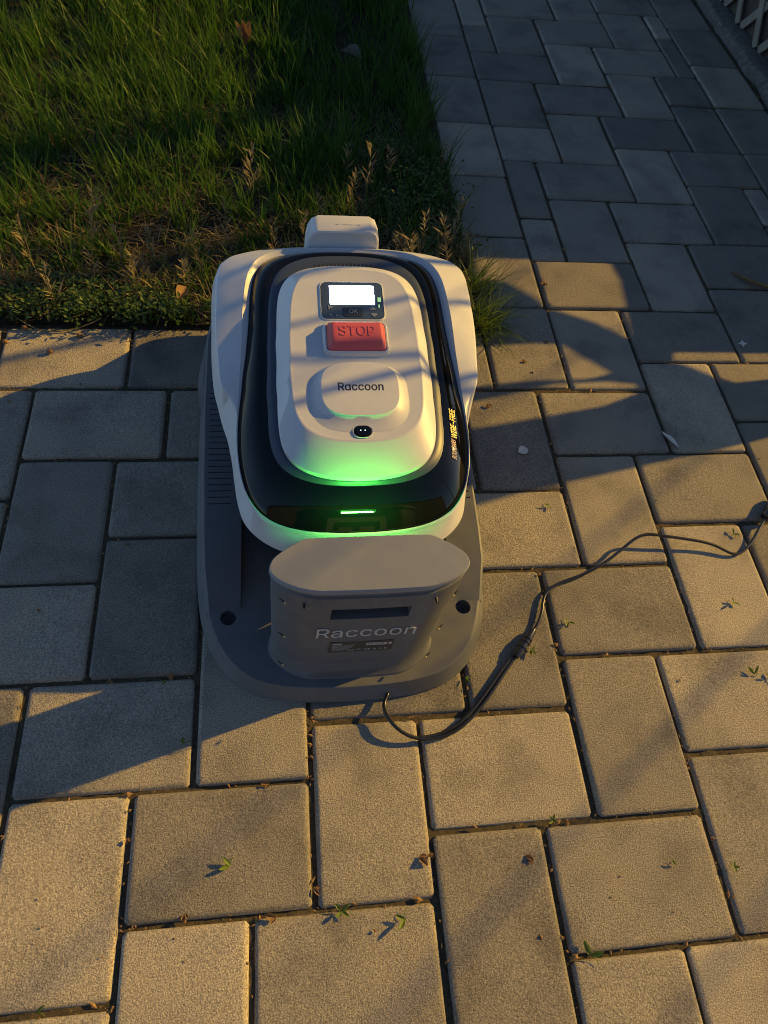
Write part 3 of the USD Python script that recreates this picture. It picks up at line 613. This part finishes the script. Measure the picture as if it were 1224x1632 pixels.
rs = [(0, .0045), (.006, .0062), (.020, .0068), (.0205, .0082), (.026, .0082), (.0265, .0068), (.032, .0068), (.0325, .0080), (.036, .0080), (.0365, .0066), (.040, .0066), (.0405, .0078), (.044, .0078), (.0445, .0062), (.056, .0056), (.064, .0042)]
a = np.cross(d, [0, 0, 1.0]); a /= np.linalg.norm(a); b = np.cross(a, d); tt = np.linspace(0, 2 * np.pi, 16, endpoint=False); circ = np.outer(np.cos(tt), a) + np.outer(np.sin(tt), b)
part(cable, 'connector', loft([p0 + d * s * 1.15 + circ * r * 1.25 + np.array([0, 0, .002]) for s, r in rs], True, True), 'cable_rubber', smooth=30)
p0 = np.array([1.3560, .700, .0135]); d = np.array([.70, .70, .05]); d /= np.linalg.norm(d); a = np.cross(d, [0, 0, 1.0]); a /= np.linalg.norm(a); b = np.cross(a, d); circ = np.outer(np.cos(tt), a) + np.outer(np.sin(tt), b)
part(cable, 'plug', loft([p0 + d * s + circ * r for s, r in ((0, .005), (.002, .0105), (.004, .0130), (.012, .0135), (.014, .0118), (.02, .0118), (.022, .0135), (.075, .0135), (.08, .011))], True, True), 'cable_rubber', smooth=30)

# ------------------------------------------------------------------ lawn
def blades(P, h, w, az, lean, curl, seg=3):
    """grass blades as tapering bent strips. P (n,3) roots; returns one mesh"""
    n = len(P); d = np.c_[np.cos(az), np.sin(az), np.zeros(n)]; side = np.c_[-np.sin(az), np.cos(az), np.zeros(n)]
    tw = RNG.uniform(-1.2, 1.2, n)[:, None]; side = side * np.cos(tw) + d * np.sin(tw)
    V = []; ang = lean.copy(); pos = P.copy()
    for k in range(seg + 1):
        ww = (w * (1 - (k / seg) ** 1.6))[:, None] * side * 0.5
        if k < seg: V += [pos - ww, pos + ww]
        else: V += [pos]
        step = (h / seg)[:, None]
        pos = pos + step * (np.sin(ang)[:, None] * d + np.cos(ang)[:, None] * np.array([0, 0, 1.0])); ang = ang + curl
    V = np.stack(V, 1); m = V.shape[1]; f = []
    for k in range(seg - 1): a = 2 * k; f += [[a, a + 1, a + 3], [a, a + 3, a + 2]]
    a = 2 * (seg - 1); f += [[a, a + 1, a + 2]]
    F = (np.arange(n)[:, None, None] * m + np.array(f)[None]).reshape(-1, 3)
    return trimesh.Trimesh(V.reshape(-1, 3), F, process=False)
def roots(n, x0, x1, y0, y1, keep):
    p = np.c_[RNG.uniform(x0, x1, n), RNG.uniform(y0, y1, n)]; return p[keep(p)]
def wob(x, s, seed): return meshkit.fbm(np.c_[x * s, np.full(len(x), .3), np.zeros(len(x))], 3, seed) - .5
def lawn_keep(p):
    edge_y = 1.335 + .06 * wob(p[:, 0], 9, 11); edge_x = .775 + .07 * wob(p[:, 1], 7, 12)
    mow = (np.abs(p[:, 0] - .39) < .285) & (p[:, 1] < 1.345)
    return (p[:, 1] > edge_y) & (p[:, 0] < edge_x) & ~mow
def field(p, s, seed): return meshkit.fbm(np.c_[p * s, np.zeros(len(p))], 3, seed)
C = roots(3300, -1.30, .83, 1.30, 3.80, lawn_keep)
keepc = RNG.uniform(0, 1, len(C)) < np.clip(.45 + 1.9 * (field(C, 5.0, 21) - .42) + .25 * (C[:, 1] > 1.62), .10, 1); C = C[keepc]
m_ = len(C); cl = field(C, 4.0, 22); far = np.clip((C[:, 1] - 1.42) / .45, 0, 1)
nb = RNG.integers(6, 15, m_); idx = np.repeat(np.arange(m_), nb); n = len(idx)
ch = ((.045 + .055 * far) + .11 * np.clip(cl - .25, 0, 1) * (.4 + .6 * far)) * RNG.uniform(.7, 1.25, m_); ca = RNG.uniform(0, 6.28, m_) * .35 + 1.9 + RNG.normal(0, .6, m_)
off = RNG.normal(0, .012, (n, 2)); P = C[idx] + off
az = np.where(RNG.uniform(0, 1, n) < .55, np.arctan2(off[:, 1], off[:, 0]) + RNG.normal(0, .5, n), ca[idx] + RNG.normal(0, .6, n))
hh = ch[idx] * RNG.uniform(.45, 1.25, n)
single('lawn_grass', blades(np.c_[P, np.full(n, .004)], hh, RNG.uniform(.0026, .0062, n), az, np.abs(RNG.normal(.20, .24, n)), np.abs(RNG.normal(.14, .14, n)), 4), 'grass_blade', 'long green lawn grass growing behind the mower', 'grass', kind='stuff')
P = roots(9000, -1.25, .80, 1.34, 3.75, lawn_keep); n = len(P)
single('short_grass', blades(np.c_[P, np.full(n, .004)], RNG.uniform(.02, .05, n), RNG.uniform(.0018, .0034, n), RNG.uniform(0, 6.28, n), np.abs(RNG.normal(.5, .4, n)), RNG.uniform(0, .4, n), 3), 'grass_blade', 'short undergrowth between the lawn grass clumps', 'grass', kind='stuff')
# thatch: flattened dead blades between the stems
P = roots(9000, -1.0, .84, 1.30, 2.3, lawn_keep); n = len(P)
single('dry_thatch', blades(np.c_[P, RNG.uniform(.006, .03, n)], RNG.uniform(.03, .09, n), RNG.uniform(.0012, .0028, n), RNG.uniform(0, 6.28, n), RNG.uniform(.9, 1.6, n), RNG.uniform(-.15, .25, n)), 'dry_stem', 'dead straw matted along the lawn edge', 'thatch', kind='stuff')
# low leafy ground cover along the front edge
def leaf_cloud(C, size, n_each, spread, rng):
    V, F = [], []
    for c in C:
        for _ in range(n_each):
            o = c + np.array([*rng.normal(0, spread, 2), abs(rng.normal(0, spread * .8))]); s = size * rng.uniform(.6, 1.3)
            a = rng.uniform(0, 6.28); e = rng.uniform(-.2, .9); d = np.array([math.cos(a) * math.cos(e), math.sin(a) * math.cos(e), math.sin(e)]); q = np.cross(d, [0, 0, 1.0]); q /= np.linalg.norm(q); u = np.cross(q, d)
            b = len(V); V += [o, o + d * s * .45 + q * s * .30 + u * s * .06, o + d * s, o + d * s * .45 - q * s * .30 + u * s * .06, o + d * s * .5 - u * s * .03]; F += [[b, b + 4, b + 1], [b + 1, b + 4, b + 2], [b + 2, b + 4, b + 3], [b + 3, b + 4, b]]
    return trimesh.Trimesh(np.array(V), np.array(F), process=False)
C = np.c_[*(lambda x: (x, 1.318 + np.abs(RNG.normal(0, .05, 90)) * (.4 + 1.2 * meshkit.noise(np.c_[x * 9, 0 * x, 0 * x])), RNG.uniform(.004, .035, 90)))(RNG.choice([-.30, -.20, -.10, -.02, -.38], 90) + RNG.normal(0, .04, 90))]
C = np.vstack([C, np.c_[RNG.uniform(-.9, -.46, 40), 1.34 + np.abs(RNG.normal(0, .09, 40)), RNG.uniform(.004, .04, 40)]])
single('ground_cover', leaf_cloud(C, .014, 24, .018, RNG), 'cover_leaf', 'low leafy green ground cover along the lawn edge left of the mower', 'ground cover', kind='stuff')
C = np.c_[RNG.uniform(.55, .80, 60), RNG.uniform(1.55, 2.1, 60), RNG.uniform(.01, .07, 60)]
single('clover', leaf_cloud(C, .013, 16, .022, RNG), 'cover_leaf', 'small-leaved weeds among the grass by the path corner', 'weeds', kind='stuff')

# grass tuft leaning over the paving to the right of the mower
def tuft(n, rmax, hmin, hmax, az_c, az_s, lean_m):
    r = np.abs(RNG.normal(0, rmax, n)); t = RNG.uniform(0, 6.28, n); P = np.c_[r * np.cos(t), r * np.sin(t), np.zeros(n)]
    return blades(P, RNG.uniform(hmin, hmax, n), RNG.uniform(.0022, .0045, n), RNG.normal(az_c, az_s, n), np.abs(RNG.normal(lean_m, .3, n)), RNG.uniform(.05, .4, n), 4)
m = tuft(260, .034, .06, .19, -.2, 1.3, .8); m.apply_translation([.775, 1.325, -.002])
single('grass_tuft', m, 'tuft_blade', 'bright green grass tuft spilling onto the pavers right of the mower', 'grass tuft', (.775, 1.325, 0))
m = tuft(110, .035, .06, .16, .1, 1.2, .6); m.apply_translation([.79, 1.455, 0])
single('grass_tuft', m, 'tuft_blade', 'dark grass tuft at the lawn corner behind the mower', 'grass tuft', (.79, 1.455, 0))

for (x, y, n_, h_, az_, lab) in ((.60, 1.475, 150, .085, -1.3, 'straw-coloured dry tuft right behind the antenna'), (.70, 1.455, 170, .08, -1.1, 'straw-coloured dry tuft behind the mower right shoulder'), (.77, 1.60, 90, .10, .2, 'straw-coloured dry tuft leaning over the edging pavers'), (-.28, 1.43, 110, .085, -1.5, 'straw-coloured dry tuft at the lawn edge left of the mower'), (-.10, 1.46, 100, .08, -1.5, 'straw-coloured dry tuft between the ground cover and the mower'), (-.42, 1.46, 100, .09, -1.4, 'straw-coloured dry tuft at the left picture edge')):
    m = tuft(n_, .045, h_ * .5, h_ * 1.35, az_, 1.3, .5); m.apply_translation([x, y, 0])
    single('dry_tuft', m, 'dry_stem', lab, 'dry tuft', (x, y, 0))
# dry weed stalks: four kinds, then copies
def weed(rng, h, nleaf):
    V = [tube([(0, 0, 0), (.01, .004, h * .5), (.03 * rng.uniform(-1, 1), .02 * rng.uniform(-1, 1), h)], [.0016, .0012, .0005], 5, 4)]
    for k in range(nleaf):
        z = h * (.25 + .75 * k / nleaf); a = rng.uniform(0, 6.28); l = rng.uniform(.022, .05) * (1.1 - .4 * z / h)
        o = np.array([.01 * z / h, .004, z]); up = rng.uniform(.55, 1.1); d = np.array([math.cos(a) * math.cos(up), math.sin(a) * math.cos(up), math.sin(up)]); q = np.cross(d, [0, 0, 1.0]); q /= np.linalg.norm(q); w = rng.uniform(.0018, .0034)
        u = np.cross(q, d)
        V.append(trimesh.Trimesh(np.array([o, o + d * l * .5 + q * w, o + d * l, o + d * l * .5 - q * w, o + d * l * .5 + u * .0012]), np.array([[0, 1, 4], [1, 2, 4], [2, 3, 4], [3, 0, 4]]), process=False))
    return V[0], trimesh.util.concatenate(V[1:])
WEED = [(-.205, 1.44, 0), (-.142, 1.50, 1), (-.366, 1.50, 2), (-.064, 1.52, 0), (.184, 1.80, 3), (.515, 1.84, 1), (.599, 1.90, 2), (.221, 1.84, 0), (.459, 1.74, 3), (.068, 1.50, 1), (.775, 1.56, 0), (.649, 1.55, 3), (.702, 1.54, 1), (.383, 1.68, 2), (-.281, 1.36, 0), (-.101, 1.40, 3), (.023, 1.45, 2), (-.397, 1.41, 1), (.255, 1.55, 0), (.608, 1.53, 2), (.775, 1.98, 1), (.451, 1.90, 0), (.12, 1.56, 2), (.33, 1.60, 3), (.56, 1.50, 1), (.67, 1.50, 0), (-.24, 1.58, 3), (.73, 1.50, 2), (.62, 1.47, 3), (.75, 1.62, 1)]
kinds = {}
for i, (x, y, kd) in enumerate(WEED):
    grp = 'dry weed stalks standing in the grass along the lawn edge'; lab = 'dry brown weed stalk with narrow leaves in the lawn edge'
    if kd not in kinds:
        st_, lf_ = weed(np.random.default_rng(50 + kd), .12 + .02 * kd, 16 + 5 * kd)
        kinds[kd] = thing('dry_weed', lab, 'weed', (x, y, 0.003), grp)
        for nm, mm in (('stalk', st_), ('leaves', lf_)):
            mm.apply_translation([x, y, 0.003]); part(kinds[kd], nm, mm, 'dry_stem')
    else:
        copy_of(kinds[kd], 'dry_weed', (x, y, 0.003), RNG.uniform(0, 360), RNG.uniform(.75, 1.25), lab, 'weed', grp, RNG.normal(0, 9))
# fallen leaves in the grass
def curled(l, w, curl, rng, nx=7, ny=5):
    u, v = np.meshgrid(np.linspace(0, 1, nx), np.linspace(-1, 1, ny), indexing='ij'); prof = np.sin(np.pi * np.clip(u, .02, .98)) ** .7
    x = l * u; y = w * v * prof; z = curl * (v * prof) ** 2 * w + .25 * l * (u - .5) ** 2 + rng.normal(0, l * .012, u.shape)
    P = np.c_[x.ravel(), y.ravel(), z.ravel()]; i = np.arange(nx * ny).reshape(nx, ny); a, b, c, d = i[:-1, :-1].ravel(), i[1:, :-1].ravel(), i[1:, 1:].ravel(), i[:-1, 1:].ravel()
    return trimesh.Trimesh(P, np.vstack([np.c_[a, b, c], np.c_[a, c, d]]), process=False)
rg = np.random.default_rng(91)
def put(mesh, loc, rz=0, rx=0, ry=0):
    M = trimesh.transformations.euler_matrix(math.radians(rx), math.radians(ry), math.radians(rz)); mesh.apply_transform(M); mesh.apply_translation(loc); return mesh
m = trimesh.util.concatenate([put(curled(.082, .013, 1.6, rg), (0, 0, 0), az, 25, -el) for az, el in ((140, 62), (92, 74), (60, 55))]); m.apply_translation([.157, 2.60, .05])
single('fallen_leaf', m, 'dry_leaf', 'large crumpled brown leaf caught upright in the tall grass', 'leaf', (.157, 2.60, .05), smooth=True)
m = put(curled(.075, .026, 1.4, rg), (.56, 2.58, .045), 160, 20, -10)
single('paper_scrap', m, 'dull_paper', 'crumpled pale grey scrap lying in the dark grass', 'scrap', (.56, 2.58, .06), smooth=True)
for (x, y, s, lab) in ((.62, 2.02, .035, 'small reddish leaf in the grass above the antenna'), (-.115, 1.47, .022, 'tiny orange leaf on the ground cover'), (.03, 1.40, .045, 'curled brown leaf near the mower rear left corner'), (.72, 1.70, .035, 'pale brown leaf in the grass by the path corner')):
    single('fallen_leaf', put(curled(s, s * .35, 1.1, rg), (x, y, .045), rg.uniform(0, 360), rg.uniform(-20, 20)), 'dry_leaf', lab, 'leaf', (x, y, .045), smooth=True)

# ------------------------------------------------------------------ litter on the paving
def sprig(rng, n, l):
    V = [tube([(0, 0, .001), (l * .4, .002, .003), (l * .8, -.001, .0015)], .0006, 5, 3)]
    for k in range(n):
        V.append(put(curled(l * rng.uniform(.8, 1.2), l * .20, .7, rng, 6, 5), (0, 0, .0015), 60 + 85 * k + rng.uniform(-20, 20), rng.uniform(-25, 25), -rng.uniform(5, 35)))
    return trimesh.util.concatenate(V)
SP = [((.165, .075), .022, 2, 'green two-leaved sprig on the paver left of the bottom middle'), ((.342, -.004), .018, 4, 'crumpled green leaf bud in the joint near the bottom'), ((.442, -.024), .022, 2, 'green two-leaved sprig with stalk just right of the crumpled bud'), ((.717, .103), .013, 3, 'small green bud in the joint right of the bottom middle'), ((.741, .416), .016, 3, 'green bud beside the cable connector'), ((.833, .471), .016, 3, 'green bud on the paver below the cable bend'), ((.854, .753), .015, 2, 'yellow-green sprig on the paver right of the mower front'), ((1.208, .501), .015, 3, 'green bud alone on the paver below the cable at the right'), ((1.193, .343), .020, 2, 'thin green sprig near the right edge below the cable'), ((1.225, .335), .018, 3, 'green sprig cut by the right edge of the picture'), ((1.268, .668), .018, 2, 'green sprig in the joint beside the plug'), ((1.023, .006), .013, 4, 'green bud in the joint at the lower right edge'), ((.918, .016), .014, 1, 'thin faded sprig in the middle of the lower right paver'), ((.735, -.10), .026, 2, 'long green sprig at the joint in the bottom right corner'), ((.08, .275), .020, 1, 'green leaf in shade left below the dock'), ((.043, .393), .014, 1, 'small green leaf in the shaded joint left of the dock'), ((-.105, -.097), .018, 1, 'green leaf at the bottom left edge'), ((.601, .366), .016, 2, 'yellow-green bud against the right front of the dock')]
for i, ((x, y), l, n, lab) in enumerate(SP):
    rr = np.random.default_rng(200 + i)
    single('leaf_sprig', put(sprig(rr, n, l * .82), (x, y, .002), rr.uniform(0, 360)), 'sprig_leaf', lab, 'sprig', (x, y, .001), smooth=40)
BRN = [((.476, .065), .032, 'dry curled brown leaf on the portrait paver at the bottom middle'), ((.671, .043), .026, 'tan dry bud lying beside the joint right of the bottom middle'), ((.229, .198), .026, 'brown leaf fragments in the joint below the dock'), ((.238, -.005), .030, 'long brown leaf in the joint left of the bottom middle'), ((.001, .13), .018, 'brown shrivelled bud in the vertical joint at the lower left'), ((.098, .083 - .07), .022, 'brown crumbs in the joint at the bottom left'), ((.299, .033), .024, 'reddish brown leaf in the vertical joint at the bottom'), ((.5, .068), .02, 'tan husk in the joint beside the curled leaf'), ((.758, 1.043), .028, 'curved dry twig leaf at the mower right side'), ((.89, 1.199), .024, 'tan dry bud on the edging paver right of the mower'), ((.494, .300), .018, 'red dry bud in the joint below the cable'), ((1.01, 1.50), .03, 'dry tan leaf in the joint beside the sunlit patch'), ((.955, 1.27), .018, 'dry tan leaf in the joint right of the grass tuft')]
for i, ((x, y), l, lab) in enumerate(BRN):
    rr = np.random.default_rng(300 + i); m = trimesh.util.concatenate([put(curled(l * .62, l * .15, 1.5, rr), (0, 0, 0), 0), put(curled(l * .4, l * .11, 1.2, rr), (0, 0, .001), 50)])
    single('dry_bud', put(m, (x, y, .001), rr.uniform(0, 360)), 'dry_leaf', lab, 'dry leaf', (x, y, .001), smooth=True)
single('petal', put(curled(.026, .012, .4, rg), (.812, .905, .0015), 20), 'petal_white', 'pale petal on the shaded paver right of the mower', 'petal', (.82, .912, 0), smooth=True)
single('petal', put(curled(.055, .007, .8, rg), (1.19, .962, .001), -60), 'petal_white', 'long pale curl of leaf in the joint at the right', 'petal', (1.198, .932, 0), smooth=True)
st = [(.017 * math.cos(a) * (1 if k % 2 else .42), .013 * math.sin(a) * (1 if k % 2 else .42)) for k, a in enumerate(np.linspace(.3, .3 + 2 * np.pi, 9)[:-1])]
single('foil_scrap', put(trimesh.creation.extrude_polygon(Polygon(st), .0006, engine='earcut'), (1.524, 1.271, .0015), 25, 4, 3), 'petal_white', 'small white star-shaped scrap on the shaded paving', 'scrap', (1.524, 1.271, 0))
single('twig', tube([(1.60, 1.565, .006), (1.63, 1.525, .012), (1.68, 1.497, .012), (1.76, 1.495, .008)], [.003, .006, .006, .004], 8), 'dry_stem', 'dark twig lying in the joint at the right edge', 'twig', (1.66, 1.5, 0), smooth=True)
for (x, y, lab) in ((-.385, 1.245, 'round tan husk on the edging paver at the left edge'), (-.28, 1.215, 'dark crumpled bud on the edging paver at the left'), (-.35, 1.295, 'tan seed on the edging paver near the dry stalks'), (-.22, 1.27, 'round tan seed beside the grass on the left edging paver'), (-.44, 1.275, 'brown husk cluster at the left picture edge')):
    s = trimesh.creation.icosphere(2, .0075); s.vertices *= [1, .8, .7]; s.vertices += .0012 * (meshkit.fbm(s.vertices * 160, 2, 4)[:, None] - .5); s.apply_translation([x, y, .006])
    single('seed_husk', s, 'dry_leaf', lab, 'seed', (x, y, 0), smooth=True)
# a dead grass stalk lying over the front edging
def stalk(pts): return tube(pts, .0016, 5, 5)
m = [stalk([(-.47, 1.40, .03), (-.38, 1.325, .02), (-.31, 1.285, .006), (-.22, 1.295, .008), (-.17, 1.315, .02)])]
for k in range(9):
    t = k / 8; x = -.45 + .16 * t; y = 1.385 - .09 * t
    m.append(put(curled(.055, .0028, .5, rg), (x, y, .018), 112 - 12 * t + rg.normal(0, 8), 0, -22))
single('dry_stalk', trimesh.util.concatenate(m), 'dry_stem', 'dead straw-coloured stalk lying across the edging paver at the left', 'stalk', (-.3, 1.3, 0), smooth=40)
# crumbs and husks filling the joints
V, F = [], []
for (u0, u1, v0, v1) in JOINTS:
    for k in range(RNG.poisson(17)):
        e = RNG.integers(4); s = RNG.uniform(0, 1); s = .5 + (s - .5) * abs(2 * s - 1) ** -.3 if abs(2 * s - 1) > 1e-3 else s; s = min(max(s, 0), 1)
        c = [(u0 + s * (u1 - u0), v0), (u0 + s * (u1 - u0), v1), (u0, v0 + s * (v1 - v0)), (u1, v0 + s * (v1 - v0))][e]
        o = np.array([c[0] * H_ + RNG.normal(0, .0035), c[1] * H_ + RNG.normal(0, .0035), RNG.uniform(-.005, .0015)]); l = RNG.gamma(2.2, .0012) + .0008; a = RNG.uniform(0, 6.28); w = l * RNG.uniform(.25, .6)
        d = np.array([math.cos(a), math.sin(a), RNG.uniform(-.2, .4)]); q = np.array([-math.sin(a), math.cos(a), RNG.uniform(-.3, .3)]); b = len(V)
        V += [o - d * l, o + q * w, o + d * l, o - q * w, o + np.array([0, 0, w * .8])]; F += [[b, b + 1, b + 4], [b + 1, b + 2, b + 4], [b + 2, b + 3, b + 4], [b + 3, b, b + 4]]
for k in range(420):                                               # loose grit and crumbs on top of the blocks
    o = np.array([RNG.uniform(-.5, 2.0), RNG.uniform(-.3, 3.0), .0012])
    if (o[1] > 1.3 and o[0] < .79): continue
    l = RNG.gamma(2.0, .0008) + .0006; b = len(V); a = RNG.uniform(0, 6.28); d = np.array([math.cos(a), math.sin(a), 0]); q = np.array([-d[1], d[0], 0])
    V += [o - d * l, o + q * l * .7, o + d * l, o - q * l * .7, o + np.array([0, 0, l * .8])]; F += [[b, b + 1, b + 4], [b + 1, b + 2, b + 4], [b + 2, b + 3, b + 4], [b + 3, b, b + 4]]
single('joint_litter', trimesh.Trimesh(np.array(V), np.array(F), process=False), 'dry_leaf', 'dry husks and crumbs lying in the paving joints', 'litter', kind='stuff')
